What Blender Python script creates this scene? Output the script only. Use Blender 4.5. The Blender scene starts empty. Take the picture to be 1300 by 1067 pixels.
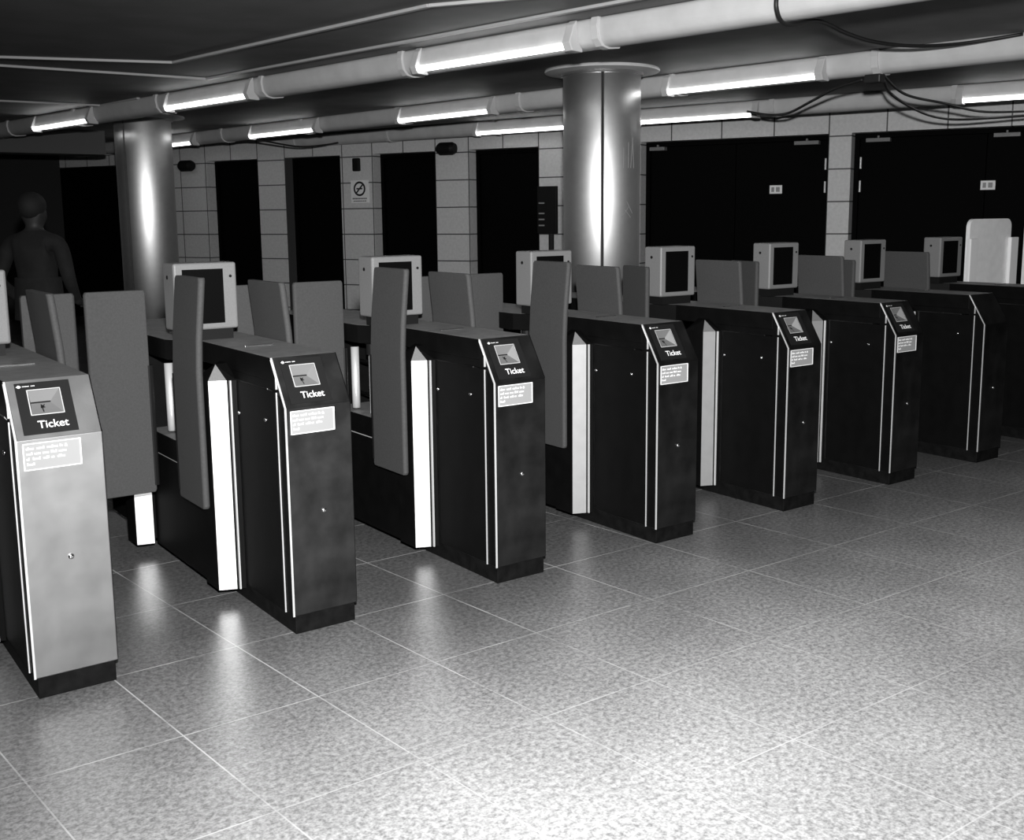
import bpy, bmesh, math, random
from mathutils import Vector, Matrix
random.seed(4)
SC = bpy.context.scene
COL = SC.collection

# ------------------------------------------------------------------ camera, light, exposure
CAM = Vector((-0.6609, -3.5314, 1.5222))
cam_d = bpy.data.cameras.new('camera')
cam = bpy.data.objects.new('camera', cam_d); COL.objects.link(cam)
right = Vector((0.8105, -0.5856, -0.0102)); fwd = Vector((0.5783, 0.8008, -0.1552)).normalized()
right = (right - fwd * right.dot(fwd)).normalized(); up = right.cross(fwd)
m = Matrix.Identity(4)
for i in range(3):
    m[i][0] = right[i]; m[i][1] = up[i]; m[i][2] = -fwd[i]; m[i][3] = CAM[i]
cam.matrix_world = m
cam_d.sensor_width = 36; cam_d.lens = 1364.66 / 1300 * 36
cam_d.shift_x = 0.0
cam_d.shift_y = (488.4 - 533.5) / 1300
cam_d.clip_start = 0.05; cam_d.clip_end = 100
SC.camera = cam

w = bpy.data.worlds.new('world'); SC.world = w; w.use_nodes = True
w.node_tree.nodes['Background'].inputs[0].default_value = (0.5, 0.5, 0.5, 1)
w.node_tree.nodes['Background'].inputs[1].default_value = 0.002

SC.view_settings.view_transform = 'Standard'; SC.view_settings.look = 'None'
SC.view_settings.gamma = 1; SC.view_settings.exposure = 0.0
SC.view_settings.use_curve_mapping = False

# the photographer's flash, a bracket flash held a little above the lens
fl = bpy.data.lights.new('camera_flash', 'SPOT'); fl.energy = 1850; fl.shadow_soft_size = 0.05
fl.spot_size = math.radians(98); fl.spot_blend = 1.0
flo = bpy.data.objects.new('camera_flash', fl); COL.objects.link(flo)
flo.location = CAM + Vector((0.03, -0.02, 0.32))
flash_dir = fwd + right * ((760 - 650) / 1364.66) - up * ((620 - 488.4) / 1364.66)   # the flash head points a little to the right
flo.rotation_euler = flash_dir.to_track_quat('-Z', 'Y').to_euler()

# ------------------------------------------------------------------ materials
def mat(name, g, rough=0.6, metal=0.0, spec=0.5, noise=0.0, nscale=30, bump=0.0, bscale=200, emit=None, rvar=0.0, stretch=None):
    ma = bpy.data.materials.new(name); ma.use_nodes = True
    nt = ma.node_tree; b = nt.nodes['Principled BSDF']
    b.inputs['Base Color'].default_value = (g, g, g, 1)
    b.inputs['Roughness'].default_value = rough; b.inputs['Metallic'].default_value = metal
    b.inputs['Specular IOR Level'].default_value = spec
    if emit:
        b.inputs['Emission Color'].default_value = (1, 1, 1, 1); b.inputs['Emission Strength'].default_value = emit
    tc = nt.nodes.new('ShaderNodeTexCoord')
    src = tc.outputs['Object']
    if stretch:
        mp = nt.nodes.new('ShaderNodeMapping'); mp.inputs['Scale'].default_value = stretch
        nt.links.new(src, mp.inputs[0]); src = mp.outputs[0]
    if noise:
        n = nt.nodes.new('ShaderNodeTexNoise'); n.inputs['Scale'].default_value = nscale; n.inputs['Detail'].default_value = 6
        nt.links.new(src, n.inputs['Vector'])
        r = nt.nodes.new('ShaderNodeMapRange'); r.inputs[1].default_value = 0.3; r.inputs[2].default_value = 0.7
        r.inputs[3].default_value = g * (1 - noise); r.inputs[4].default_value = min(0.98, g * (1 + noise))
        nt.links.new(n.outputs[0], r.inputs[0])
        c = nt.nodes.new('ShaderNodeCombineColor')
        for k in range(3): nt.links.new(r.outputs[0], c.inputs[k])
        nt.links.new(c.outputs[0], b.inputs['Base Color'])
        if rvar:
            r2 = nt.nodes.new('ShaderNodeMapRange'); r2.inputs[1].default_value = 0.3; r2.inputs[2].default_value = 0.7
            r2.inputs[3].default_value = rough - rvar; r2.inputs[4].default_value = rough + rvar
            nt.links.new(n.outputs[0], r2.inputs[0]); nt.links.new(r2.outputs[0], b.inputs['Roughness'])
    if bump:
        n2 = nt.nodes.new('ShaderNodeTexNoise'); n2.inputs['Scale'].default_value = bscale; n2.inputs['Detail'].default_value = 3
        nt.links.new(src, n2.inputs['Vector'])
        bp = nt.nodes.new('ShaderNodeBump'); bp.inputs['Strength'].default_value = bump; bp.inputs['Distance'].default_value = 0.002
        nt.links.new(n2.outputs[0], bp.inputs['Height']); nt.links.new(bp.outputs[0], b.inputs['Normal'])
    return ma

M = {}
M['steel'] = mat('gate_steel', 0.095, 0.42, 1.0, noise=0.22, nscale=9, rvar=0.05, bump=0.15, bscale=300)
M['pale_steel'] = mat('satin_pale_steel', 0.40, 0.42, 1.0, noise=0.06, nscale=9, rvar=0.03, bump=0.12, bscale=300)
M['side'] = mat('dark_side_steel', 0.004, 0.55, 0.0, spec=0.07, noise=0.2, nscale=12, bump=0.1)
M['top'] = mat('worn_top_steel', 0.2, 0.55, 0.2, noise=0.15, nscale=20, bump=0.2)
M['strip'] = mat('bright_post_steel', 0.75, 0.42, 0.8, noise=0.04, nscale=20)
M['trim'] = mat('polished_trim', 0.9, 0.3, 0.5)
M['chrome'] = mat('chrome', 0.8, 0.18, 1.0)
M['plinth'] = mat('black_plinth', 0.006, 0.6, spec=0.08, noise=0.4, nscale=25)
M['black'] = mat('black_plastic', 0.008, 0.55, spec=0.2)
M['plate'] = mat('dark_ticket_plate', 0.012, 0.5, spec=0.2)
M['funnel'] = mat('slot_metal', 0.2, 0.5, 0.2)
M['white'] = mat('white_print', 0.9, 0.5)
M['label'] = mat('notice_tint', 0.30, 0.5)
M['pad'] = mat('grey_rubber_paddle', 0.05, 0.75, noise=0.12, nscale=120, bump=0.4, bscale=400)
M['hood'] = mat('light_grey_enamel', 0.19, 0.5, noise=0.08, nscale=150)
M['screen'] = mat('dark_screen', 0.002, 0.6, spec=0.06)
M['tube'] = mat('fluorescent_tube', 0.9, 0.4, emit=6.0)
M['trunk'] = mat('cream_trunking', 0.6, 0.5, noise=0.08, nscale=6)
M['cable'] = mat('black_cable', 0.015, 0.5)
M['ceil'] = mat('ceiling_panel', 0.16, 0.7, noise=0.15, nscale=3)
M['moulding'] = mat('ceiling_moulding', 0.45, 0.6)
M['column'] = mat('brushed_column_steel', 0.36, 0.31, 1.0, noise=0.04, nscale=14)
_c = M['column'].node_tree; _b = _c.nodes['Principled BSDF']; _b.inputs['Anisotropic'].default_value = 0.92
_t = _c.nodes.new('ShaderNodeTangent'); _t.direction_type = 'RADIAL'; _t.axis = 'Z'; _c.links.new(_t.outputs[0], _b.inputs['Tangent'])
M['groove'] = mat('dark_groove', 0.01, 0.8)
M['door'] = mat('dark_door_paint', 0.0018, 0.7, spec=0.05)
M['reveal'] = mat('opening_reveal', 0.002, 0.8, spec=0.1)
M['white_board'] = mat('white_laminate', 0.92, 0.55, noise=0.06, nscale=14)
M['skin'] = mat('skin', 0.03, 0.6); M['cloth'] = mat('dark_cloth', 0.011, 0.9, noise=0.3, nscale=14); M['hair'] = mat('dark_hair', 0.01, 0.8)
M['trouser'] = mat('dark_trousers', 0.03, 0.9)

def nodes(name):
    ma = bpy.data.materials.new(name); ma.use_nodes = True; return ma, ma.node_tree, ma.node_tree.nodes['Principled BSDF']
def mth(nt, op, a, b=None):
    n = nt.nodes.new('ShaderNodeMath'); n.operation = op
    for k, v in enumerate((a, b)):
        if v is None: continue
        if isinstance(v, (int, float)): n.inputs[k].default_value = v
        else: nt.links.new(v, n.inputs[k])
    return n.outputs[0]
def sep(nt):
    tc = nt.nodes.new('ShaderNodeTexCoord'); s = nt.nodes.new('ShaderNodeSeparateXYZ'); nt.links.new(tc.outputs['Object'], s.inputs[0]); return tc, s
def line_dist(nt, v, pitch, off):      # distance to the nearest joint, in metres
    t = mth(nt, 'DIVIDE', mth(nt, 'SUBTRACT', v, off), pitch)
    fr = mth(nt, 'SUBTRACT', t, mth(nt, 'ROUND', t))
    return mth(nt, 'MULTIPLY', mth(nt, 'ABSOLUTE', fr), pitch)
def mixg(nt, fac, a, b):
    n = nt.nodes.new('ShaderNodeMix'); n.data_type = 'FLOAT'
    nt.links.new(fac, n.inputs[0])
    for k, v in ((2, a), (3, b)):
        if isinstance(v, (int, float)): n.inputs[k].default_value = v
        else: nt.links.new(v, n.inputs[k])
    return n.outputs[0]
def gray(nt, v, sock):
    c = nt.nodes.new('ShaderNodeCombineColor')
    for k in range(3): nt.links.new(v, c.inputs[k])
    nt.links.new(c.outputs[0], sock)
def noise(nt, vec, sc, det=4):
    n = nt.nodes.new('ShaderNodeTexNoise'); n.inputs['Scale'].default_value = sc; n.inputs['Detail'].default_value = det
    nt.links.new(vec, n.inputs['Vector']); return n.outputs[0]
def maprange(nt, v, a, b, c, d):
    r = nt.nodes.new('ShaderNodeMapRange'); nt.links.new(v, r.inputs[0])
    for k, x in enumerate((a, b, c, d)): r.inputs[k + 1].default_value = x
    return r.outputs[0]

# terrazzo slabs
fm, nt, b = nodes('terrazzo_slabs')
tc, s = sep(nt)
X = mth(nt, 'ADD', s.outputs[0], mth(nt, 'MULTIPLY', s.outputs[1], 0.097)); Y = s.outputs[1]
gx = mth(nt, 'GREATER_THAN', X, 1.5)
dx = mixg(nt, gx, line_dist(nt, X, 0.44, 1.565), line_dist(nt, X, 0.575, 1.565))
dy = line_dist(nt, Y, 0.552, 0.035)
d = mth(nt, 'MINIMUM', dx, dy)
line = mth(nt, 'LESS_THAN', d, 0.0024)
fine = maprange(nt, noise(nt, tc.outputs['Object'], 55, 3), 0.35, 0.65, 0.26, 0.48)
sp = maprange(nt, noise(nt, tc.outputs['Object'], 130, 2), 0.38, 0.62, -0.07, 0.07)
cloud = maprange(nt, noise(nt, tc.outputs['Object'], 1.6, 5), 0.3, 0.7, 0.82, 1.14)
base = mth(nt, 'MULTIPLY', mth(nt, 'ADD', fine, sp), cloud)
# flash falling off, painted into the slab colour: darker towards the gates, noisy edge
falloff_tint = maprange(nt, mth(nt, 'ADD', Y, mth(nt, 'MULTIPLY', noise(nt, tc.outputs['Object'], 0.9, 4), 1.2)), -0.75, 0.75, 1.0, 0.32)
base = mth(nt, 'MULTIPLY', base, falloff_tint)
wear = maprange(nt, noise(nt, tc.outputs['Object'], 4.0, 4), 0.4, 0.6, 0.3, 0.9)
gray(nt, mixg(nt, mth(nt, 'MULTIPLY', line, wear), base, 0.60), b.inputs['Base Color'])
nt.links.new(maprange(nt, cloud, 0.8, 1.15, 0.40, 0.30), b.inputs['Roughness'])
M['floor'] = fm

# white wall tiles, object x = along the wall, z = height
wm, nt, b = nodes('white_wall_tiles')
tc, s = sep(nt)
ds = mixg(nt, mth(nt, 'LESS_THAN', s.outputs[0], 3.0), line_dist(nt, s.outputs[0], 0.485, 3.56), line_dist(nt, s.outputs[0], 0.575, 0.17))
dz = line_dist(nt, s.outputs[2], 0.334, 1.30)
d = mth(nt, 'MINIMUM', ds, dz)
line = mth(nt, 'LESS_THAN', d, 0.007)
tile = maprange(nt, noise(nt, tc.outputs['Object'], 30, 3), 0.3, 0.7, 0.62, 0.72)
gray(nt, mixg(nt, line, tile, 0.08), b.inputs['Base Color'])
b.inputs['Roughness'].default_value = 0.45
M['tiles'] = wm

# ------------------------------------------------------------------ mesh helpers
def finish(name, bm, material, parent=None, bevel=0.0, smooth=False, loc=None, segs=2):
    bmesh.ops.recalc_face_normals(bm, faces=bm.faces)
    me = bpy.data.meshes.new(name); bm.to_mesh(me); bm.free()
    o = bpy.data.objects.new(name, me); COL.objects.link(o)
    for mm in (material if isinstance(material, (list, tuple)) else [material]): me.materials.append(mm)
    if parent: o.parent = parent
    if loc: o.location = loc
    if bevel:
        md = o.modifiers.new('bevel', 'BEVEL'); md.width = bevel; md.segments = segs; md.limit_method = 'ANGLE'
    if smooth:
        for p in me.polygons: p.use_smooth = True
    return o
def box(bm, x0, x1, y0, y1, z0, z1, mi=0, rot=None, org=None):
    vs = [Vector((x, y, z)) for x in (x0, x1) for y in (y0, y1) for z in (z0, z1)]
    if rot is not None:
        o = Vector(org or (0, 0, 0)); vs = [rot @ (v - o) + o for v in vs]
    v = [bm.verts.new(p) for p in vs]
    for f in ((0,1,3,2),(4,6,7,5),(0,4,5,1),(2,3,7,6),(0,2,6,4),(1,5,7,3)):
        bm.faces.new([v[k] for k in f]).material_index = mi
def prism(bm, poly, axis, a, b_, mi=0):
    """poly of 2-D points extruded along axis from a to b_. axis 'x': (y,z); 'z': (x,y); 'y': (x,z)"""
    def P(p, t):
        return {'x': (t, p[0], p[1]), 'y': (p[0], t, p[1]), 'z': (p[0], p[1], t)}[axis]
    A = [bm.verts.new(P(p, a)) for p in poly]; B = [bm.verts.new(P(p, b_)) for p in poly]
    fs = [bm.faces.new(A), bm.faces.new(list(reversed(B)))]
    n = len(poly)
    for k in range(n): fs.append(bm.faces.new((A[k], B[k], B[(k+1) % n], A[(k+1) % n])))
    for f in fs: f.material_index = mi
def tube(bm, pts, r, n=10, cap=True):
    pts = [Vector(p) for p in pts]; rings = []
    for k, p in enumerate(pts):
        t = (pts[min(k+1, len(pts)-1)] - pts[max(k-1, 0)]).normalized()
        a = t.orthogonal().normalized() if k == 0 else (prev - t * prev.dot(t)).normalized()
        prev = a; c = t.cross(a)
        rr = r[k] if isinstance(r, (list, tuple)) else r
        rings.append([bm.verts.new(p + (a * math.cos(q) + c * math.sin(q)) * rr) for q in [2*math.pi*j/n for j in range(n)]])
    for A, B in zip(rings, rings[1:]):
        for j in range(n): bm.faces.new((A[j], A[(j+1) % n], B[(j+1) % n], B[j]))
    if cap:
        bm.faces.new(list(reversed(rings[0]))); bm.faces.new(rings[-1])
def spline(pts, sub=8):
    P = [Vector(p) for p in pts]; out = []
    for k in range(len(P) - 1):
        p0, p1, p2, p3 = P[max(k-1, 0)], P[k], P[k+1], P[min(k+2, len(P)-1)]
        for j in range(sub):
            t = j / sub
            out.append(0.5*((2*p1)+(p2-p0)*t+(2*p0-5*p1+4*p2-p3)*t*t+(3*p1-p0-3*p2+p3)*t**3))
    out.append(P[-1]); return out
def tag(o, label=None, cat=None, group=None, kind=None):
    if label: o['label'] = label
    if cat: o['category'] = cat
    if group: o['group'] = group
    if kind: o['kind'] = kind
    return o
def empty(name, loc, rz=0.0):
    o = bpy.data.objects.new(name, None); COL.objects.link(o); o.location = loc; o.rotation_euler = (0, 0, rz); o.empty_display_size = 0.1
    return o
def kids(o): return [c for c in bpy.data.objects if c.parent == o]
def copy_tree(o, parent=None):
    c = o.copy(); COL.objects.link(c)
    if parent: c.parent = parent
    for ch in kids(o):
        if ch is not c: copy_tree(ch, c)
    return c
def text_bm(body, size, bold=0.0, ext=0.0005, align='LEFT'):
    cu = bpy.data.curves.new('t', 'FONT'); cu.body = body; cu.size = size; cu.offset = bold; cu.extrude = ext; cu.align_x = align
    o = bpy.data.objects.new('t', cu); COL.objects.link(o)
    dg = bpy.context.evaluated_depsgraph_get(); dg.update()
    me = bpy.data.meshes.new_from_object(o.evaluated_get(dg))
    bm = bmesh.new(); bm.from_mesh(me)
    bpy.data.objects.remove(o); bpy.data.curves.remove(cu); bpy.data.meshes.remove(me)
    return bm

# ------------------------------------------------------------------ the setting
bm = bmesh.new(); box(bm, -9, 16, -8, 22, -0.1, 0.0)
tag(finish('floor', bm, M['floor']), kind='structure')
CZ = 2.62
bm = bmesh.new(); box(bm, -9, 16, -8, 22, CZ, CZ + 0.15)
tag(finish('ceiling', bm, M['ceil']), kind='structure')

# tiled wall that runs behind the gates; local x along it (towards the far left), y into the wall
WO = Vector((8.786, 3.63, 0)); WD = Vector((-0.43, 0.903, 0)).normalized()
WANG = math.atan2(WD.y, WD.x)
WM = Matrix.Translation(WO) @ Matrix.Rotation(WANG, 4, 'Z')     # local +y then points away from... see sign below
# with x along WD, +y = rotate +90deg = (-.903,-.43): towards the room. The wall body lies in y < 0.
OPEN = [(-2.6, -0.06, 2.33), (0.17, 2.26, 2.33), (3.56, 4.52, 2.33), (5.015, 5.97, 2.33), (6.5, 7.44, 2.33), (7.92, 8.87, 2.33), (9.95, 13.0, 2.33)]
bm = bmesh.new(); x = -4.5
for a, c, h in OPEN:
    box(bm, x, a, -0.3, 0, 0, CZ); box(bm, a, c, -0.3, 0, h, CZ); x = c
box(bm, x, 13.3, -0.3, 0, 0, CZ)
o = finish('wall_back', bm, M['tiles']); o.matrix_world = WM; tag(o, kind='structure')
def wallobj(o): o.matrix_world = WM; return o
# doors that fill the openings
def closer(bmx, x0, x1, z): box(bmx, x0, x1, -0.14, -0.085, z - 0.028, z + 0.028)
for k, (a, c, h) in enumerate(OPEN[:-1]):
    bm = bmesh.new()
    box(bm, a + 0.002, a + 0.05, -0.29, -0.16, 0, h - 0.002); box(bm, c - 0.05, c - 0.002, -0.29, -0.16, 0, h - 0.002); box(bm, a + 0.05, c - 0.05, -0.29, -0.16, h - 0.05, h - 0.002)
    fr = wallobj(finish('door_%d' % (k + 1), bm, M['door'])); tag(fr, kind='structure')
    leaves = [(a + 0.052, c - 0.052)] if k > 1 else [(a + 0.052, (a + c) / 2 - 0.004), ((a + c) / 2 + 0.004, c - 0.052)]
    for (p, q) in leaves:
        bm = bmesh.new(); box(bm, p, q, -0.26, -0.2, 0.01, h - 0.052)
        box(bm, p + 0.08, q - 0.08, -0.2, -0.195, 0.2, 0.95)
        l = finish('door_leaf', bm, M['door'], fr, bevel=0.004)
    if k < 2:
        spots = [(-0.42, -0.18), (-1.63, -1.39)] if k == 0 else [(0.30, 0.56), (2.02, 2.2)]
        for (p, q) in spots:
            bm = bmesh.new(); box(bm, p, q, -0.2, -0.11, 2.235, 2.275); box(bm, (p + q) / 2 - 0.01, (p + q) / 2 + 0.01, -0.2, -0.13, 2.275, 2.30)
            finish('door_closer', bm, M['hood'], fr, bevel=0.004)
        nx = -1.35 if k == 0 else 0.77
        bm = bmesh.new(); box(bm, nx - 0.075, nx + 0.06, -0.2, -0.192, 1.73, 1.82)
        nn = finish('notice', bm, M['white'], fr)
        bm = bmesh.new(); box(bm, nx - 0.05, nx - 0.01, -0.192, -0.19, 1.75, 1.80); box(bm, nx + 0.01, nx + 0.04, -0.192, -0.19, 1.75, 1.80)
        finish('printed_mark', bm, M['label'], nn)
        hx = -0.125 if k == 0 else 0.235
        for (z0, z1) in ((1.97, 2.09), (1.73, 1.85)):
            bm = bmesh.new(); box(bm, hx - 0.009, hx + 0.009, -0.2, -0.17, z0, z1); finish('hinge', bm, M['trim'], fr, bevel=0.003)
bm = bmesh.new(); box(bm, 9.95, 13.0, -0.29, -0.2, 0, 2.33)
tag(wallobj(finish('door_8', bm, M['door'])), kind='structure')
# far dark end of the hall
bm = bmesh.new(); box(bm, -9, 3.65, 14.4, 14.6, 0, CZ)
for px in (-0.5, 1.2, 2.4): box(bm, px, px + 0.35, 14.3, 14.4, 0, CZ)
tag(finish('wall_far', bm, mat('dark_far_tiles', 0.02, 0.8)), kind='structure')
bm = bmesh.new(); box(bm, -9, 3.3, 10.6, 11.0, 2.33, CZ)
tag(finish('trim_1', bm, mat('far_beam_paint', 0.12, 0.8)), kind='structure')

# ceiling mouldings around the coffers
def strip(name, p, q, wd=0.035, t=0.018):
    p = Vector((*p, 0)); q = Vector((*q, 0)); dd = (q - p).normalized(); nn = Vector((-dd.y, dd.x, 0)) * wd / 2
    bm = bmesh.new(); vs = [p + nn, q + nn, q - nn, p - nn]
    prism(bm, [(v.x, v.y) for v in vs], 'z', CZ - t, CZ - 0.0005)
    return tag(finish(name, bm, M['moulding'], bevel=0.003), kind='structure')
TH = math.radians(9.6); DV = Vector((math.sin(TH), -math.cos(TH), 0)); NV = Vector((math.cos(TH), math.sin(TH), 0))
def sn(s, n, z=0): p = DV * s + NV * n; return Vector((p.x, p.y, z))
strip('trim_2', (2.01, 4.2), (2.434, 1.457)); strip('trim_3', (-2.2, 5.58), (2.01, 4.2)); strip('trim_4', (2.434, 1.457), (2.90, 0.75), 0.03)
strip('trim_5', (2.529, 4.955), (3.33, 0.1)); strip('trim_6', (-2.4, 5.04), (2.529, 4.955)); strip('trim_7', (-2, 7.55), (2.39, 7.41)); strip('trim_8', (2.39, 7.41), (2.50, 6.6))

# ------------------------------------------------------------------ lighting trunking and lamps
def trunking(name, p0, p1, off, label):
    p0 = Vector(p0); p1 = Vector(p1); L = (p1 - p0).length; ang = math.atan2((p1 - p0).y, (p1 - p0).x)
    root = empty(name, (p0.x, p0.y, 0), ang)
    # local x runs towards the viewer's end; local +y is the wall side, -y the viewer's left side
    bm = bmesh.new()
    prof = [(0.0, CZ - 0.001), (-0.012, CZ - 0.05), (0.0, CZ - 0.115), (0.03, CZ - 0.15), (0.085, CZ - 0.162), (0.17, CZ - 0.15), (0.2, CZ - 0.11), (0.205, CZ - 0.001)]
    prism(bm, prof, 'x', 0, L)
    body = finish('trunk_body', bm, M['trunk'], root, bevel=0.03, segs=4)
    body.modifiers['bevel'].angle_limit = math.radians(15)
    for k in range(int(L / 1.7)):
        xx = 0.9 + k * 1.7
        bm = bmesh.new(); prism(bm, [(-0.014, CZ - 0.002), (-0.026, CZ - 0.05), (-0.013, CZ - 0.122), (0.025, CZ - 0.16), (0.085, CZ - 0.17), (0.18, CZ - 0.158), (0.21, CZ - 0.112), (0.215, CZ - 0.002)], 'x', xx, xx + 0.05)
        finish('joint_band', bm, M['trunk'], root, bevel=0.002)
    tag(root, label, 'ceiling trunking', 'runs of cable trunking that carry the ceiling lamps')
    return root, ang
def lampset():
    """1.4 m batten lamp; local x along it, hangs on the left face of the trunking"""
    root = empty('fluorescent_lamp', (0, 0, 0))
    L = 1.4
    bm = bmesh.new(); prism(bm, [(-0.03, CZ - 0.03), (-0.05, CZ - 0.125), (-0.03, CZ - 0.135), (-0.016, CZ - 0.03)], 'x', 0.06, L - 0.06)
    finish('reflector', bm, M['trunk'], root, bevel=0.002)
    bm = bmesh.new(); tube(bm, [(0.05, -0.052, CZ - 0.146), (L - 0.05, -0.052, CZ - 0.146)], 0.019, 14)
    finish('tube', bm, M['tube'], root, smooth=True)
    for x0, x1 in ((0.0, 0.06), (L - 0.06, L)):
        bm = bmesh.new(); prism(bm, [(-0.018, CZ - 0.004), (-0.045, CZ - 0.03), (-0.085, CZ - 0.13), (-0.06, CZ - 0.175), (0.03, CZ - 0.178), (0.03, CZ - 0.163), (-0.012, CZ - 0.12), (-0.016, CZ - 0.05)], 'x', x0, x1)
        finish('end_cap', bm, M['trunk'], root, bevel=0.005)
    return root
t1, a1 = trunking('ceiling_trunking', sn(-13.5, 3.57), sn(1.6, 3.57), 0, 'nearest pale trunking crossing the top of the photo, in front of the steel column')
t2, a2 = trunking('ceiling_trunking', sn(-13.0, 5.93), sn(2.5, 5.93), 0, 'middle run of pale trunking, passing right behind the top of the steel column')
P3a = sn(-10.0, 7.13); P3b = sn(2.2, 8.86)
t3, a3 = trunking('ceiling_trunking', P3a, P3b, 0, 'farthest run of pale trunking, close above the tiled wall')
proto = None
D3 = (P3b - P3a).normalized()
lamps = []
for s0, nm in ((-8.4, 'far left lamp on the nearest trunking, left of the far column'), (-5.56, 'second from the left on the nearest trunking'), (-2.2, 'long bright lamp at the top centre, on the nearest trunking')):
    lamps.append((sn(s0, 3.57), a1, nm))
for s0, nm in ((-10.65, 'smallest lamp, just right of the far column, on the middle trunking'), (-8.0, 'lamp above the two leftmost dark doorways, on the middle trunking'), (-5.25, 'lamp on the middle trunking, left of the near column'), (-1.93, 'wide one right of the near column top')):
    lamps.append((sn(s0, 5.93), a2, nm))
for t0, nm in ((4.05, 'far trunking lamp seen partly behind the near column'), (6.2, 'lamp just right of the near column, over the double doors'), (9.45, 'lamp at the upper right edge of the photo')):
    lamps.append((P3a + D3 * t0, a3, nm))
lp = lampset()
for k, (p, a, nm) in enumerate(lamps):
    l = lp if k == 0 else copy_tree(lp)
    l.location = (p.x, p.y, 0); l.rotation_euler = (0, 0, a)
    tag(l, 'white fluorescent tube lamp: ' + nm, 'ceiling lamp', 'fluorescent lamps on the ceiling trunking')

# cables hanging under the ceiling (s, n, z)
def cable(pts, r, label):
    bm = bmesh.new(); tube(bm, spline([sn(*p) for p in pts]), r, 8)
    tag(finish('hanging_cable', bm, M['cable'], smooth=True), label, 'cable', 'loose cables looped under the ceiling')
cable([(0.52, 3.50, CZ-.01), (0.525, 3.48, 2.49), (0.50, 3.62, 2.435), (0.46, 4.0, 2.50), (0.36, 4.5, 2.505), (0.28, 5.0, 2.52), (0.34, 5.4, 2.53), (0.5, 5.72, 2.56), (0.8, 5.9, 2.60)], 0.011, 'black cable sagging from the nearest trunking across to the middle one, top right')
cable([(-2.33, 7.75, 2.47), (-1.96, 7.5, 2.40), (-1.58, 7.2, 2.37), (-1.13, 6.8, 2.41), (-0.66, 6.3, 2.43), (-0.3, 6.0, 2.435)], 0.011, 'black cable drooping right of the lamp over the double doors')
cable([(-0.15, 6.0, 2.44), (-0.28, 6.4, 2.37), (-0.42, 7.1, 2.315), (-0.53, 7.8, 2.295), (-0.43, 8.2, 2.295), (-0.02, 8.75, 2.34)], 0.010, 'lower of two cable loops hanging above the right-hand doors')
cable([(-0.15, 6.0, 2.455), (-0.26, 6.6, 2.375), (-0.26, 7.3, 2.355), (-0.22, 8.0, 2.33), (0.05, 8.6, 2.36)], 0.010, 'upper of two cable loops hanging above the right-hand doors')
cable([(-8.0, 5.95, 2.46), (-8.11, 6.25, 2.44), (-8.13, 6.7, 2.40), (-8.25, 7.2, 2.45), (-8.27, 7.46, 2.50)], 0.011, 'thin cable loop over the doorways left of centre')
bm = bmesh.new(); box(bm, -0.06, 0.06, -0.04, 0.04, -0.03, 0.03)
o = finish('junction_box', bm, M['cable'], bevel=0.01); o.location = sn(-0.2, 5.98, 2.43); o.rotation_euler = (0, 0, a2)
tag(o, 'black cable junction under the middle trunking where the loops start', 'junction box')

# ------------------------------------------------------------------ steel columns
def column(loc, r, seam_dir, label, scratch=False):
    root = empty('steel_column', (loc[0], loc[1], 0))
    n = 96; gap = 0.022
    for half in (0, 1):
        bm = bmesh.new(); a0 = seam_dir + half * math.pi + gap; a1_ = seam_dir + (half + 1) * math.pi - gap
        lo, hi = [], []
        for j in range(n + 1):
            a = a0 + (a1_ - a0) * j / n
            lo.append(bm.verts.new((r * math.cos(a), r * math.sin(a), 0.0))); hi.append(bm.verts.new((r * math.cos(a), r * math.sin(a), CZ - 0.03)))
        for j in range(n): bm.faces.new((lo[j], lo[j+1], hi[j+1], hi[j])).smooth = True
        for e in (0, n):
            a = a0 if e == 0 else a1_
            i0 = bm.verts.new(((r-.02) * math.cos(a), (r-.02) * math.sin(a), 0)); i1 = bm.verts.new(((r-.02) * math.cos(a), (r-.02) * math.sin(a), CZ - 0.03))
            bm.faces.new((lo[e], hi[e], i1, i0))
        me = bpy.data.meshes.new('cladding'); bm.to_mesh(me); bm.free(); me.materials.append(M['column'])
        o = bpy.data.objects.new('cladding', me); COL.objects.link(o); o.parent = root
    bm = bmesh.new(); tube(bm, [(0, 0, 0), (0, 0, CZ - 0.02)], r - 0.018, 48); finish('core', bm, M['groove'], root, smooth=False)
    bm = bmesh.new(); tube(bm, [(0, 0, CZ - 0.032), (0, 0, CZ - 0.022), (0, 0, CZ - 0.012), (0, 0, CZ - 0.0005)], [r + 0.05, r + 0.14, r + 0.145, r + 0.14], 64)
    finish('ceiling_flange', bm, M['trunk'], root)
    bm = bmesh.new(); tube(bm, [(0, 0, CZ - 0.052), (0, 0, CZ - 0.03)], [r + 0.018, r + 0.018], 64); finish('collar', bm, M['column'], root)
    if scratch:
        bm = bmesh.new(); rr = r + 0.0012
        def stroke(p, q):
            pts = []
            for j in range(5):
                a = seam_dir + p[0] / r + (q[0] - p[0]) / r * j / 4; pts.append((rr * math.cos(a), rr * math.sin(a), p[1] + (q[1] - p[1]) * j / 4))
            tube(bm, pts, 0.0025, 4)
        for p, q in (((.17, 1.87), (.17, 2.02)), ((.17, 1.94), (.215, 1.96)), ((.215, 1.87), (.215, 2.06)), ((.24, 1.87), (.26, 2.1)), ((.26, 2.1), (.275, 1.87)), ((.15, 1.5), (.22, 1.58)), ((.18, 1.56), (.24, 1.5)), ((.2, 1.62), (.26, 1.53))):
            stroke(p, q)
        s_ = finish('scratched_graffiti', bm, M['label'], root); s_['label'] = 'pale scratched strokes on the steel'
    tag(root, label, 'column', 'round steel columns')
dcam = math.atan2(CAM.y - 2.959, CAM.x - 4.908)
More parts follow.
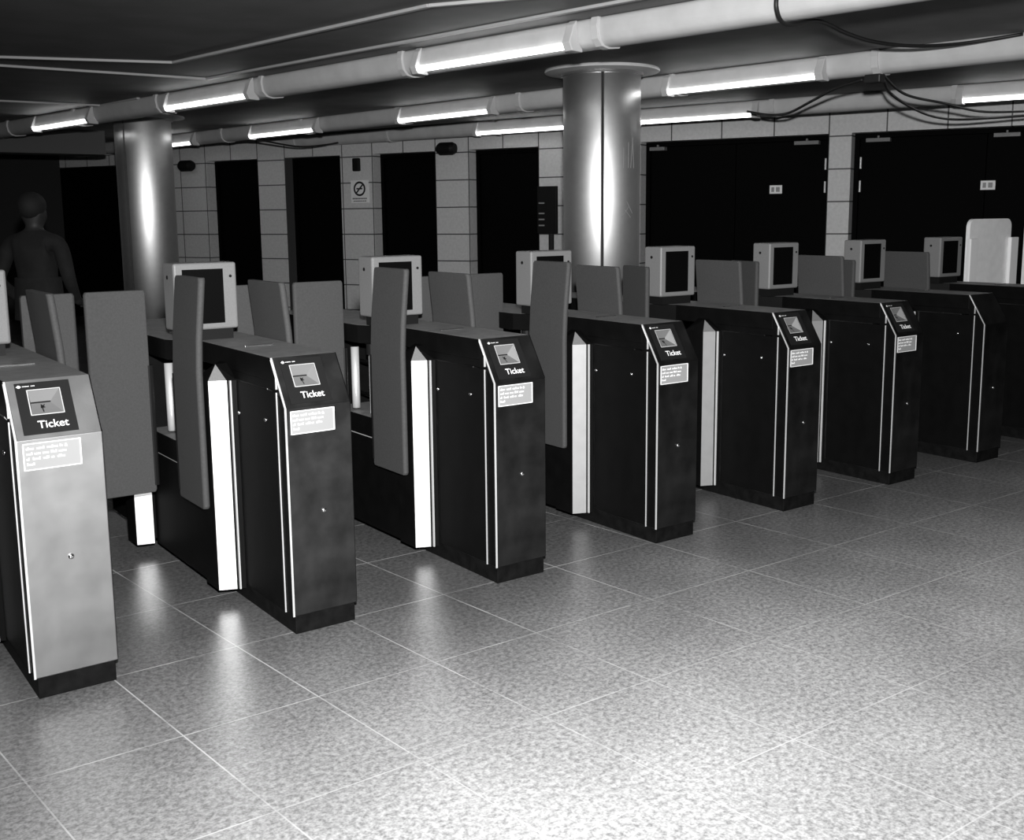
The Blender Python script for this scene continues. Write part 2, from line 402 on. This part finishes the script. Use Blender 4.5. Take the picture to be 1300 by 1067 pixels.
column((4.908, 2.959), 0.298, dcam + 0.02, 'large round steel column in the middle with a bright flare and dark vertical seam', True)
dcam2 = math.atan2(CAM.y - 8.436, CAM.x - 3.097)
column((3.097, 8.436), 0.296, dcam2 - 0.72, 'round steel column far back on the left, seen over the left gates')

# ------------------------------------------------------------------ ticket gates
W, ZB, HB, HT, SB = 0.2585, 0.0723, 0.8495, 1.022, 0.1068
SL = math.hypot(SB, HT - HB)                       # length of the sloping reader face
def slope(u, v, d=0.0):
    """u 0..1 across, v 0..1 down the sloping face, d outward"""
    y = SB - SB * v; z = HT - (HT - HB) * v
    ny, nz = -(HT - HB) / SL, SB / SL
    return Vector((W * u, y + ny * d, z + nz * d))
def quad(bm, pts, mi=0):
    bm.faces.new([bm.verts.new(p) for p in pts]).material_index = mi
def ring(bm, A, B):
    va = [bm.verts.new(p) for p in A]; vb = [bm.verts.new(p) for p in B]
    for k in range(4): bm.faces.new((va[k], va[(k+1) % 4], vb[(k+1) % 4], vb[k]))
def rect(u0, u1, v0, v1, d=0.0): return [slope(u0, v0, d), slope(u1, v0, d), slope(u1, v1, d), slope(u0, v1, d)]
def notice_bm():
    bm = bmesh.new(); random.seed(7)
    h = 0.0085
    for r_, wd in enumerate((0.118, 0.130, 0.134, 0.036)):
        x = 0.012; z = -0.012 - r_ * 0.0165
        while x < wd:
            l = min(random.choice((0.014, 0.02, 0.027, 0.034)), wd + 0.006 - x)
            n = max(1, int(l / 0.0048))
            for j in range(n):
                xx = x + j * 0.0048; hh = h * random.choice((0.62, 0.62, 0.62, 1.0))
                box(bm, xx, xx + 0.0037, -0.0006, 0, z - h, z - h + hh)
            x += l + 0.004
    return bm
def paddle(parent, hinge, ang, width, z0, z1, lean, label=None):
    """flat padded leaf from the hinge; ang = direction in plan; upper part leans"""
    bm = bmesh.new(); t = 0.014
    d = Vector((math.cos(ang), math.sin(ang), 0)); n = Vector((-d.y, d.x, 0))
    zs = [z0, z0 + 0.012, 0.93, 1.06, z1 - 0.012, z1]; rows = []
    for i, z in enumerate(zs):
        f = max(0.0, (z - 0.95) / 0.33); off = Vector(lean) * (f ** 1.3)
        e = 0.006 if i in (0, len(zs) - 1) else 0.0
        pr = []
        for (a, bq) in ((e, -t), (width - e - 0.008, -t), (width - e, -t * 0.4), (width - e, t * 0.4), (width - e - 0.008, t), (e, t)):
            pr.append(bm.verts.new(Vector((hinge[0], hinge[1], z)) + d * a + n * bq + off))
        rows.append(pr)
    for A, B in zip(rows, rows[1:]):
        for k in range(6): bm.faces.new((A[k], A[(k+1) % 6], B[(k+1) % 6], B[k]))
    bm.faces.new(rows[0]); bm.faces.new(rows[-1])
    o = finish('paddle', bm, M['pad'], parent, bevel=0.004)
    bm = bmesh.new()
    tube(bm, [(hinge[0], hinge[1], z0 + 0.03), (hinge[0], hinge[1], 0.9)], 0.017, 10)
    finish('hinge_rod', bm, M['black'], o)
    if label: o['label'] = label
    return o

def make_gate():
    g = empty('ticket_gate', (0, 0, 0))
    # front cabinet: U-shaped profile (the sloping face is its own part)
    bm = bmesh.new()
    prism(bm, [(0, ZB), (0, HB), (SB + 0.05, HB), (SB + 0.05, 0.905), (0.5, 0.905), (0.5, ZB)], 'x', 0.0, W)
    cab = finish('front_cabinet', bm, [M['steel']], g, bevel=0.003)
    # side cheeks of the sloping head, dark side skins
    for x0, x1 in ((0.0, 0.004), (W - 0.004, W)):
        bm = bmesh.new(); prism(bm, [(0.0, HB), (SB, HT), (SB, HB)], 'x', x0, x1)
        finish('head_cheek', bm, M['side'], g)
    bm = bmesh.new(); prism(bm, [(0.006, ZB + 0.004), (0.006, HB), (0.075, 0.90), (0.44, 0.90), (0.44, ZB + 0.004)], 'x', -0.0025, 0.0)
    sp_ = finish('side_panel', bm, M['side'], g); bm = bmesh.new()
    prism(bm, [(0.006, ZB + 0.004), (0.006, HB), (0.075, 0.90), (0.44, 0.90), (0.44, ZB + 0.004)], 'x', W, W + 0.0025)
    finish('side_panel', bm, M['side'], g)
    for (y, z) in ((0.17, 0.785), (0.425, 0.775)):
        bm = bmesh.new(); tube(bm, [(-0.0025, y, z), (-0.008, y, z), (-0.010, y, z)], [0.008, 0.007, 0.003], 12); finish('lock', bm, M['chrome'], sp_, smooth=True)
    # lid / top slab
    bm = bmesh.new()
    outl = [(0, SB), (W, SB), (W, 1.95), (-0.1, 1.95), (-0.1, 0.98), (0, 0.80)]
    prism(bm, [(p[0], p[1]) for p in outl], 'z', 0.935, HT)
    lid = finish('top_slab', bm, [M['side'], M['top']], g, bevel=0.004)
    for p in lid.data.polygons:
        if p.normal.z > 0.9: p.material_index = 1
    bm = bmesh.new(); prism(bm, [(SB, 0.905), (SB, 0.935), (0.62, 0.935), (0.62, 0.905)], 'x', 0.001, W - 0.001)
    finish('lid_seam', bm, M['side'], g)
    bm = bmesh.new(); box(bm, 0.055, 0.175, 0.485, 0.50, HT, HT + 0.006); finish('lid_handle', bm, M['chrome'], g, bevel=0.002)
    # plinth
    bm = bmesh.new(); box(bm, 0.007, W - 0.007, 0.007, 1.94, 0, ZB); finish('plinth', bm, M['plinth'], g, bevel=0.003)
    # bright trims
    bm = bmesh.new(); t = 0.0022
    box(bm, -0.0045, t, -0.002, t, ZB, HB)
    prism(bm, [(-0.002, HB), (SB - 0.002, HT), (SB + t, HT), (t, HB)], 'x', -0.0045, t)
    finish('corner_trim', bm, M['trim'], g)
    bm = bmesh.new(); box(bm, -0.0065, -0.002, 0.063, 0.0675, ZB, 0.90)
    prism(bm, [(0.063, 0.912), (0.063, 0.951), (0.103, 1.016), (0.103, 1.012), (0.0675, 0.955), (0.0675, 0.912)], 'x', -0.0065, 0.0)
    finish('side_trim', bm, M['trim'], g)
    # guard post at the rear of the front cabinet: angled bright face, hipped cap
    bm = bmesh.new(); foot, top = 0.055, 0.90
    plan = [(0.0, 0.455), (-0.034, 0.468), (-0.10, 0.495), (-0.10, 0.625), (0.0, 0.625)]
    prism(bm, plan, 'z', foot, top)
    ap = Vector((-0.052, 0.53, 0.958)); pr = Vector((-0.0, 0.60, 0.962))
    v = [bm.verts.new((p[0], p[1], top)) for p in plan]; a_ = bm.verts.new(ap); b2 = bm.verts.new((0.0, 0.545, 0.958)); c2 = bm.verts.new((0.0, 0.625, 0.958))
    for f in ((v[0], v[1], a_, b2), (v[1], v[2], a_), (v[2], v[3], a_), (v[3], v[4], c2, a_), (a_, c2, b2)): bm.faces.new(f)
    post = finish('guard_post', bm, M['side'], g)
    bm = bmesh.new(); o_ = 0.0016
    quad(bm, [(-0.034, 0.468 - o_, foot), (-0.10 + .002, 0.495 - o_ , foot), (-0.10 + .002, 0.495 - o_, top), (-0.034, 0.468 - o_, top)])
    r = bmesh.ops.extrude_face_region(bm, geom=bm.faces[:]); bmesh.ops.translate(bm, verts=[e for e in r['geom'] if isinstance(e, bmesh.types.BMVert)], vec=(0, 0.0012, 0))
    fs = finish('bright_facing', bm, M['strip'], post); fs['label'] = 'bright steel facing strip'
    bm = bmesh.new(); e1 = Vector((-0.034, 0.468, top)); e2 = Vector((-0.098, 0.495, top)); n_ = Vector((-0.3, -0.9, 0.3)).normalized() * 0.0015
    quad(bm, [e1 + n_, e2 + n_, ap + n_]); r = bmesh.ops.extrude_face_region(bm, geom=bm.faces[:]); bmesh.ops.translate(bm, verts=[e for e in r['geom'] if isinstance(e, bmesh.types.BMVert)], vec=-n_ * 0.8)
    finish('cap_facing', bm, M['hood'], post)
    bm = bmesh.new(); box(bm, -0.026, -0.020, 0.455, 0.466, foot, top); finish('edge_trim', bm, M['trim'], post)
    # sloping reader face
    bm = bmesh.new()
    PU0, PU1, PV0, PV1 = 0.10, 0.735, 0.05, 0.93
    ring(bm, rect(0.012, 0.988, 0.0, 1.0), rect(PU0, PU1, PV0, PV1))
    rf = finish('reader_face', bm, M['steel'], g)
    bm = bmesh.new(); SU0, SU1, SV0, SV1 = 0.235, 0.605, 0.19, 0.60
    ring(bm, rect(PU0, PU1, PV0, PV1, 0.001), rect(SU0, SU1, SV0, SV1, 0.001))
    pl = finish('ticket_plate', bm, M['plate'], g); pl['label'] = 'dark plate around the ticket slot'
    bm = bmesh.new()
    ring(bm, rect(SU0, SU1, SV0, SV1, 0.001), rect(0.27, 0.50, 0.335, 0.36, -0.024))
    fn = finish('slot_funnel', bm, M['funnel'], pl)
    bm = bmesh.new(); quad(bm, rect(0.27, 0.50, 0.335, 0.36, -0.0242)); finish('slot_mouth', bm, M['black'], pl)
    bm = bmesh.new()
    for (a, b_, c_, d_) in ((SU0 - .012, SU0, SV0 - .012, SV1 + .012), (SU1, SU1 + .010, SV0 - .012, SV1 + .012), (SU0, SU1, SV0 - .014, SV0), (SU0, SU1, SV1, SV1 + .014)):
        quad(bm, rect(a, b_, c_, d_, 0.0022))
    finish('slot_bezel', bm, M['trim'], pl)
    # curved arrow on the lower funnel wall
    bm = bmesh.new()
    A, B, C_, D_ = slope(0.27, 0.36, -0.024), slope(0.50, 0.36, -0.024), slope(SU1, SV1, 0.001), slope(SU0, SV1, 0.001)
    def fp(u, v): return (A.lerp(B, u)).lerp(D_.lerp(C_, u), v) + Vector((0, -0.0015, 0.0012))
    for a_p, b_p in (((.40, .85), (.44, .35)), ((.44, .35), (.60, .20))):
        p, q = fp(*a_p), fp(*b_p); dd = (q - p).normalized(); sd = dd.cross(Vector((0, -0.8, 0.6))).normalized() * 0.0016
        quad(bm, [p + sd, q + sd, q - sd, p - sd])
    for tri in (((.36, .50), (.44, .12), (.56, .46)),): bm.faces.new([bm.verts.new(fp(*q)) for q in tri])
    finish('arrow_mark', bm, M['black'], pl)
    # lettering
    Rm_ = Matrix(((1, 0, 0), (0, SB / SL, -(HT - HB) / SL), (0, (HT - HB) / SL, SB / SL)))
    bm = text_bm('Ticket', 0.036, 0.0003, align='CENTER')
    bmesh.ops.transform(bm, matrix=Rm_.to_4x4(), verts=bm.verts); bmesh.ops.translate(bm, vec=slope(0.455, 0.835, 0.0022), verts=bm.verts)
    finish('lettering', bm, M['white'], pl)
    bm = bmesh.new()
    c0 = slope(0.145, 0.115, 0.0022)
    ux = Vector((1, 0, 0)); uv = (slope(0, 0) - slope(0, 1)).normalized()
    bm.faces.new([bm.verts.new(c0 + ux * 0.0052 * math.cos(q) + uv * 0.0052 * math.sin(q)) for q in [j * math.pi / 8 for j in range(16)]])
    quad(bm, [c0 + ux * -0.0075 + uv * 0.001, c0 + ux * 0.0075 + uv * 0.001, c0 + ux * 0.0075 - uv * 0.001, c0 + ux * -0.0075 - uv * 0.001])
    for j in range(9):
        if j == 5: continue
        xx = 0.011 + j * 0.0042
        quad(bm, [c0 + ux * xx + uv * 0.0016, c0 + ux * (xx + .003) + uv * 0.0016, c0 + ux * (xx + .003) - uv * 0.0012, c0 + ux * xx - uv * 0.0012])
    finish('roundel_line', bm, M['white'], pl)
    # notice label below
    bm = bmesh.new(); box(bm, 0.016, 0.190, -0.0015, 0.0, 0.752, 0.838); lb = finish('notice_label', bm, M['label'], g)
    bm = bmesh.new()
    for (a, b_, c_, d_) in ((0.016, 0.190, 0.835, 0.838), (0.016, 0.190, 0.752, 0.755), (0.016, 0.020, 0.752, 0.838), (0.186, 0.190, 0.752, 0.838)): box(bm, a, b_, -0.003, -0.0015, c_, d_)
    finish('label_border', bm, M['white'], lb)
    bm = notice_bm(); bmesh.ops.translate(bm, vec=(0.014, -0.0016, 0.838), verts=bm.verts); finish('label_print', bm, M['white'], lb)
    bm = text_bm('&', 0.0135, 0.0004); bmesh.ops.rotate(bm, matrix=Matrix.Rotation(math.pi / 2, 3, 'X'), verts=bm.verts); bmesh.ops.translate(bm, vec=(0.140, -0.0025, 0.8165), verts=bm.verts); finish('label_ampersand', bm, M['white'], lb)
    bm = bmesh.new(); tube(bm, [(0.135, 0, 0.455), (0.135, -0.004, 0.455), (0.135, -0.006, 0.455)], [0.010, 0.009, 0.004], 14); finish('front_lock', bm, M['chrome'], g, smooth=True)
    # open middle: ledge, posts, rails
    bm = bmesh.new(); box(bm, -0.085, W, 0.625, 1.30, 0.055, 0.488); box(bm, -0.082, W - .003, 0.626, 1.299, 0.488, 0.494); box(bm, -0.085, W, 0.625, 1.30, 0.494, 0.588)
    lg = finish('middle_ledge', bm, [M['side'], M['top'], M['trim']], g)
    for k, p in enumerate(lg.data.polygons):
        if p.normal.z > 0.9 and p.center.z > 0.58: p.material_index = 1
        elif 6 <= k < 12: p.material_index = 2
    bm = bmesh.new(); tube(bm, [(-0.06, 0.92, 0.588), (-0.06, 0.92, 0.90)], 0.013, 12); ps = finish('steel_post', bm, M['trim'], g, smooth=True)
    bm = bmesh.new(); tube(bm, [(-0.06, 0.92, 0.885), (-0.06, 0.92, 0.935)], 0.026, 12); finish('post_cap', bm, M['black'], ps)
    bm = bmesh.new(); tube(bm, [(-0.03, 1.0, 0.588), (-0.03, 1.0, 0.935)], 0.004, 8); finish('thin_rod', bm, M['trim'], g)
    bm = bmesh.new(); tube(bm, [(-0.04, 1.13, 0.60), (-0.04, 1.13, 0.70), (-0.04, 1.13, 0.90)], 0.020, 16); finish('roller', bm, M['trim'], g, smooth=True)
    for z in (0.82, 0.66):
        bm = bmesh.new(); tube(bm, [(0.02, 0.625, z), (0.02, 1.30, z)], 0.010, 10); finish('guard_rail', bm, M['chrome'], g, smooth=True)
    # rear cabinet and rear post
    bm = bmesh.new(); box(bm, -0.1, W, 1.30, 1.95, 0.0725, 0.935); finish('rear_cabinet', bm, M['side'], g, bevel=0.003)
    bm = bmesh.new(); prism(bm, [(-0.1, 1.29), (-0.175, 1.31), (-0.175, 1.44), (-0.1, 1.44)], 'z', 0.055, 0.90)
    rp = finish('rear_guard_post', bm, M['side'], g)
    bm = bmesh.new(); prism(bm, [(-0.101, 1.2875), (-0.174, 1.307), (-0.174, 1.3095), (-0.101, 1.2895)], 'z', 0.055, 0.90)
    finish('bright_facing', bm, M['strip'], rp)['label'] = 'bright steel facing strip'
    # display hood
    bm = bmesh.new(); x0, x1, y0, y1, z0, z1 = -0.1, 0.167, 0.82, 0.955, 1.066, 1.343
    box(bm, x0, x1, y0, y1, z0, z1)
    dh = finish('display_hood', bm, M['hood'], g, bevel=0.010, segs=3)
    bm = bmesh.new(); box(bm, x0 + 0.035, x1 - 0.06, 0.8165, 0.822, z0 + 0.026, z1 - 0.026); finish('screen', bm, M['screen'], dh)
    bm = bmesh.new(); tube(bm, [(x1 - 0.028, 0.8195, 1.285), (x1 - 0.028, 0.816, 1.285)], 0.006, 10); finish('indicator', bm, M['black'], dh)
    bm = bmesh.new(); tube(bm, [(x0 + 0.0005, 0.895, 1.285), (x0 - 0.003, 0.895, 1.285)], 0.008, 10); finish('side_hole', bm, M['black'], dh)
    bm = bmesh.new(); box(bm, x0 + 0.03, x1 - 0.02, 0.835, 0.945, HT, z0 + 0.002); finish('display_foot', bm, M['black'], g)
    return g

XS = [0.0, 0.8924, 1.8029, 2.7077, 3.6051, 4.5, 5.3798, 6.27]
proto = make_gate()
gates = [proto] + [copy_tree(proto) for _ in XS[1:]]
names = ['nearest ticket gate, cut by the left edge, its front the brightest',
         'second ticket gate from the left, its display hood beside the far column',
         'third ticket gate from the left, floor glare in front of it',
         'fourth ticket gate from the left, standing before the large steel column',
         'fifth ticket gate, whose guard post strip shows grey with a pale outline',
         'sixth ticket gate from the left, last one showing a Ticket plate',
         'seventh gate, dark front without ticket plate, near the right edge',
         'farthest gate, cut by the right edge, in front of the white boards']
for k, (g, X0) in enumerate(zip(gates, XS)):
    g.location = (X0, 0, 0)
    tag(g, 'steel ' + names[k] if not names[k].startswith('nearest') else 'steel ' + names[k], 'ticket gate', 'ticket gates in a row')
def swap(o, a, b_):
    for c in kids(o):
        if c.type == 'MESH' and a.name in [m_.name for m_ in c.data.materials]:
            c.data = c.data.copy()
            for i_, m_ in enumerate(c.data.materials):
                if m_ == a: c.data.materials[i_] = b_
        swap(c, a, b_)
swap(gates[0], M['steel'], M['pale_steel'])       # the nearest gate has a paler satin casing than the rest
def drop(o):
    for c in kids(o): drop(c)
    bpy.data.objects.remove(o)
for g in gates[6:]:
    for c in list(kids(g)):
        if c.name.split('.')[0] in ('ticket_plate', 'notice_label', 'reader_face'): drop(c)
    bm = bmesh.new(); ring(bm, rect(0.012, 0.988, 0.0, 1.0), rect(0.05, 0.95, 0.04, 0.96)); quad(bm, rect(0.05, 0.95, 0.04, 0.96)); finish('blank_head_plate', bm, M['steel'], g)
# paddles: kind of aisle between gate i and i+1
RGT = W + 0.018; LFT = -0.1 - 0.018
for k in range(8):
    g = gates[k]
    # on the right flank of gate k, front leaf folded along the gate
    if k < 7: paddle(g, (RGT + 0.01, 0.90), -math.pi / 2, 0.34, 0.40, 1.262, (-0.03, 0, 0))
    if k < 3: paddle(g, (RGT - 0.01, 1.12), 0.02, 0.21, 0.34, 1.225, (0, 0, 0))
    if 1 <= k <= 3: paddle(g, (LFT, 0.80), -math.pi / 2, 0.28, 0.385, 1.298, (0.028, 0, 0))
    if 1 <= k <= 3: paddle(g, ((-.13, -.105, -.07)[k - 1], 1.12), math.pi - 0.03, 0.25, 0.34, 1.225, (0, 0, 0))
    if k in (4, 5): paddle(g, (LFT + 0.02, 1.12), -math.pi / 2 - 0.25, 0.28, 0.34, 1.235, (0, 0, 0))
    if k in (6,): paddle(g, (LFT + 0.02, 1.12), -math.pi / 2 - 0.1, 0.28, 0.34, 1.215, (0, 0, 0))

# ------------------------------------------------------------------ white boards at the far right
def board(loc, label):
    root = empty('white_board', loc, 0.0)
    bm = bmesh.new(); r = 0.06; wv = 0.28; z1 = 1.465
    prof = [(-wv, 0.02), (-wv, z1 - r)] + [(-wv + r - r * math.cos(q), z1 - r + r * math.sin(q)) for q in [j * math.pi / 12 for j in range(1, 7)]] + [(wv - r + r * math.sin(q), z1 - r + r * math.cos(q)) for q in [j * math.pi / 12 for j in range(0, 6)]] + [(wv, z1 - r), (wv, 0.02)]
    prism(bm, prof, 'y', 0.0, 0.03); finish('tall_panel', bm, M['white_board'], root, bevel=0.003)
    for x0, x1 in ((-wv - 0.025, -wv + 0.07), (wv - 0.045, wv + 0.06)):
        bm = bmesh.new(); box(bm, x0, x1, -0.03, -0.002, 0.0, 1.325); finish('side_wing', bm, M['white'], root, bevel=0.006)
    bm = bmesh.new(); box(bm, -wv - 0.03, wv + 0.03, -0.06, 0.12, 0, 0.02); finish('foot', bm, M['hood'], root)
    tag(root, label, 'barrier board', 'white round-cornered boards behind the farthest gates')
board((6.93, 0.90, 0), 'white upright board with rounded top corners, the whole one behind the far gates')
board((7.72, 0.90, 0), 'white upright board cut by the right edge of the photo')

# ------------------------------------------------------------------ things on the tiled wall (local x along wall, +y into the room)
def wall_thing(o, x, z, y=0.0):
    o.matrix_world = WM @ Matrix.Translation((x, y, z)); return o
for x, z, nm in ((4.77, 2.345, 'black wall speaker on the tiles between the third and fourth doorways'), (9.14, 2.27, 'black wall speaker on the tiles beside the far column')):
    r0 = empty('wall_speaker', (0, 0, 0)); 
    bm = bmesh.new(); box(bm, -0.03, 0.03, 0, 0.07, -0.03, 0.03); finish('bracket', bm, M['black'], r0)
    bm = bmesh.new(); tube(bm, [(0.13, 0.12, 0), (0.09, 0.12, 0), (-0.08, 0.12, 0), (-0.12, 0.12, 0)], [0.05, 0.078, 0.078, 0.06], 20); finish('speaker_can', bm, M['black'], r0, smooth=False)
    wall_thing(r0, x, z); tag(r0, nm, 'speaker', 'wall speakers')
bm = bmesh.new(); box(bm, -0.055, 0.055, 0, 0.05, -0.085, 0.085); o = finish('alarm_bell_box', bm, M['black'], bevel=0.015); wall_thing(o, 6.22, 2.2)
tag(o, 'small dark alarm box above the no smoking sign', 'alarm')
sg = empty('no_smoking_sign', (0, 0, 0))
bm = bmesh.new(); box(bm, -0.14, 0.14, 0, 0.012, -0.16, 0.13); finish('sign_panel', bm, M['white_board'], sg)
bm = bmesh.new()
for j in range(32):
    a, b_ = 2 * math.pi * j / 32, 2 * math.pi * (j + 1) / 32
    quad(bm, [(.095 * math.cos(a), .0135, .02 + .095 * math.sin(a)), (.095 * math.cos(b_), .0135, .02 + .095 * math.sin(b_)), (.07 * math.cos(b_), .0135, .02 + .07 * math.sin(b_)), (.07 * math.cos(a), .0135, .02 + .07 * math.sin(a))])
c45 = Matrix.Rotation(math.radians(45), 3, 'Y'); box(bm, -.075, .075, .013, .0142, .01, .03, rot=c45, org=(0, 0, .02))
box(bm, -.045, .05, .0125, .0132, .012, .03)
finish('barred_circle', bm, M['groove'], sg)
bm = bmesh.new()
for j in range(9): box(bm, -.11 + j * .026, -.11 + j * .026 + .017, .012, .0135, -.115, -.098)
for j in range(7): box(bm, -.10 + j * .03, -.10 + j * .03 + .02, .012, .0135, -.145, -.132)
finish('sign_print', bm, M['groove'], sg)
wall_thing(sg, 6.19, 1.87); tag(sg, 'no smoking sign with barred circle on the tiled pier', 'sign')
# tall dark board on a pole by the near column
sb = empty('platform_sign', (0, 0, 0))
bm = bmesh.new(); box(bm, -0.125, 0.125, 0, 0.05, 1.31, 1.86); pnl = finish('sign_panel', bm, M['black'], sb, bevel=0.004)
bm = bmesh.new()
for z in (1.665, 1.545, 1.475, 1.405): box(bm, 0.03, 0.105, 0.05, 0.0525, z - 0.008, z + 0.008)
finish('white_lines', bm, M['label'], pnl)
bm = bmesh.new(); tube(bm, [(-0.05, 0.03, 0.0), (-0.05, 0.03, 1.31)], 0.033, 14); finish('pole', bm, M['groove'], sb)
bm = bmesh.new(); tube(bm, [(-0.05, 0.03, 0.0), (-0.05, 0.03, 0.02)], 0.12, 20); finish('base', bm, M['groove'], sb)
wall_thing(sb, 3.37, 0, 0.12); tag(sb, 'tall dark sign board with four pale lines on a pole, left of the near column', 'sign')
# dark lamp-like fitting seen above the second gate's display
pt = empty('tripod_stand', (0, 0, 0))
bm = bmesh.new(); tube(bm, [(0, 0, 0), (0, 0, 1.0)], 0.02, 10); finish('stem', bm, M['black'], pt)
bm = bmesh.new(); box(bm, -0.13, 0.13, -0.08, 0.08, 0.96, 1.10); finish('head', bm, M['black'], pt, bevel=0.03)
bm = bmesh.new(); tube(bm, [(0, 0, 1.08), (0, 0, 1.18)], [0.05, 0.035], 12); finish('knob', bm, M['black'], pt)
bm = bmesh.new(); tube(bm, [(0, 0, 0), (0, 0, 0.02)], 0.14, 20); finish('base', bm, M['black'], pt)
wall_thing(pt, 9.22, 0, 0.5); tag(pt, 'dark knobbed fitting standing behind the second gate display', 'stand')

# ------------------------------------------------------------------ person walking behind the left gates
def person(loc, rz):
    root = empty('person', loc, rz)
    me = bpy.data.meshes.new('body'); J = {}
    verts, rad, edges = [], [], []
    def v(n, p, r): J[n] = len(verts); verts.append(p); rad.append(r)
    def e(a, b_): edges.append((J[a], J[b_]))
    v('pelvis', (0, 0, .92), (.15, .11)); v('waist', (0, .0, 1.06), (.14, .10)); v('chest', (0, .01, 1.25), (.17, .12)); v('shoulder', (0, .01, 1.38), (.12, .09)); v('neck', (0, 0, 1.46), (.055, .055)); v('skull0', (0, -.01, 1.52), (.07, .08)); v('skull1', (0, -.01, 1.60), (.082, .10)); v('skull2', (0, 0, 1.68), (.06, .07))
    for a, b_ in (('pelvis', 'waist'), ('waist', 'chest'), ('chest', 'shoulder'), ('shoulder', 'neck'), ('neck', 'skull0'), ('skull0', 'skull1'), ('skull1', 'skull2')): e(a, b_)
    v('nose', (0, -.115, 1.585), (.016, .016)); e('skull1', 'nose')
    for sx, n in ((1, 'L'), (-1, 'R')):
        v('ear' + n, (sx * .085, 0, 1.59), (.012, .02)); e('skull1', 'ear' + n)
        v('sh' + n, (sx * .19, .01, 1.36), (.065, .065)); v('el' + n, (sx * .27, .06, 1.10), (.048, .048)); v('wr' + n, (sx * .22, -.12, .95), (.034, .03)); v('palm' + n, (sx * .2, -.19, .93), (.038, .022))
        e('shoulder', 'sh' + n); e('sh' + n, 'el' + n); e('el' + n, 'wr' + n); e('wr' + n, 'palm' + n)
        for f in range(4):
            v('f%d' % f + n, (sx * .2 + (f - 1.5) * .018, -.235, .915), (.009, .009)); v('g%d' % f + n, (sx * .2 + (f - 1.5) * .017, -.255 - .004 * (f % 2), .885), (.008, .008)); e('palm' + n, 'f%d' % f + n); e('f%d' % f + n, 'g%d' % f + n)
        v('th' + n, (sx * .155, -.205, .92), (.010, .010)); e('palm' + n, 'th' + n)
        st = sx * .16
        v('hip' + n, (sx * .09, 0, .86), (.095, .10)); v('kn' + n, (sx * .1, -st - .03, .49), (.06, .062)); v('an' + n, (sx * .1, -st * 1.1 + .05, .10), (.04, .042)); v('to' + n, (sx * .11, -st * 1.1 - .12, .04), (.04, .032))
        e('pelvis', 'hip' + n); e('hip' + n, 'kn' + n); e('kn' + n, 'an' + n); e('an' + n, 'to' + n)
    me.from_pydata(verts, edges, []); o = bpy.data.objects.new('body', me); COL.objects.link(o)
    sk = o.modifiers.new('skin', 'SKIN'); sv = me.skin_vertices[0].data
    for k, r in enumerate(rad): sv[k].radius = r
    sv[0].use_root = True
    ss = o.modifiers.new('sub', 'SUBSURF'); ss.levels = ss.render_levels = 2
    dg = bpy.context.evaluated_depsgraph_get(); dg.update()
    m2 = bpy.data.meshes.new_from_object(o.evaluated_get(dg)); bpy.data.objects.remove(o)
    m2.materials.clear()
    for mm in (M['skin'], M['cloth'], M['trouser'], M['black']): m2.materials.append(mm)
    for p in m2.polygons:
        c = p.center; p.use_smooth = True
        p.material_index = 0 if (c.z > 1.45 or (c.z < .97 and c.y < -.14 and c.z > .8)) else 2 if c.z < .95 else 1
        if c.z < .1: p.material_index = 3
    b = bpy.data.objects.new('body', m2); COL.objects.link(b); b.parent = root
    # hair
    bm = bmesh.new(); bmesh.ops.create_uvsphere(bm, u_segments=20, v_segments=12, radius=1)
    for vv in bm.verts: vv.co = Vector((vv.co.x * .095, vv.co.y * .108 + .012, vv.co.z * .10 + 1.625))
    bmesh.ops.delete(bm, geom=[x for x in bm.verts if x.co.y < -.055 and x.co.z < 1.655], context='VERTS')
    finish('hair', bm, M['hair'], b, smooth=True)
    for sx in (1, -1):
        bm = bmesh.new(); bmesh.ops.create_uvsphere(bm, u_segments=10, v_segments=6, radius=.011); finish('eye', bm, M['black'], b, smooth=True, loc=(sx * .032, -.098, 1.60))
    bm = bmesh.new(); box(bm, -.025, .025, -.098, -.088, 1.545, 1.553); finish('mouth', bm, M['hair'], b)
    # jacket skirt
    bm = bmesh.new(); tube(bm, [(0, 0, 1.12), (0, 0, 1.0), (0, 0, .82)], [1, 1.05, 1.12], 24, cap=False)
    for vv in bm.verts: vv.co.x *= .165; vv.co.y *= .125
    finish('jacket_hem', bm, M['cloth'], b, smooth=True)
    tag(root, 'person in dark jacket walking behind the leftmost gates', 'person')
person((1.12, 4.72, 0.0), 2.4)
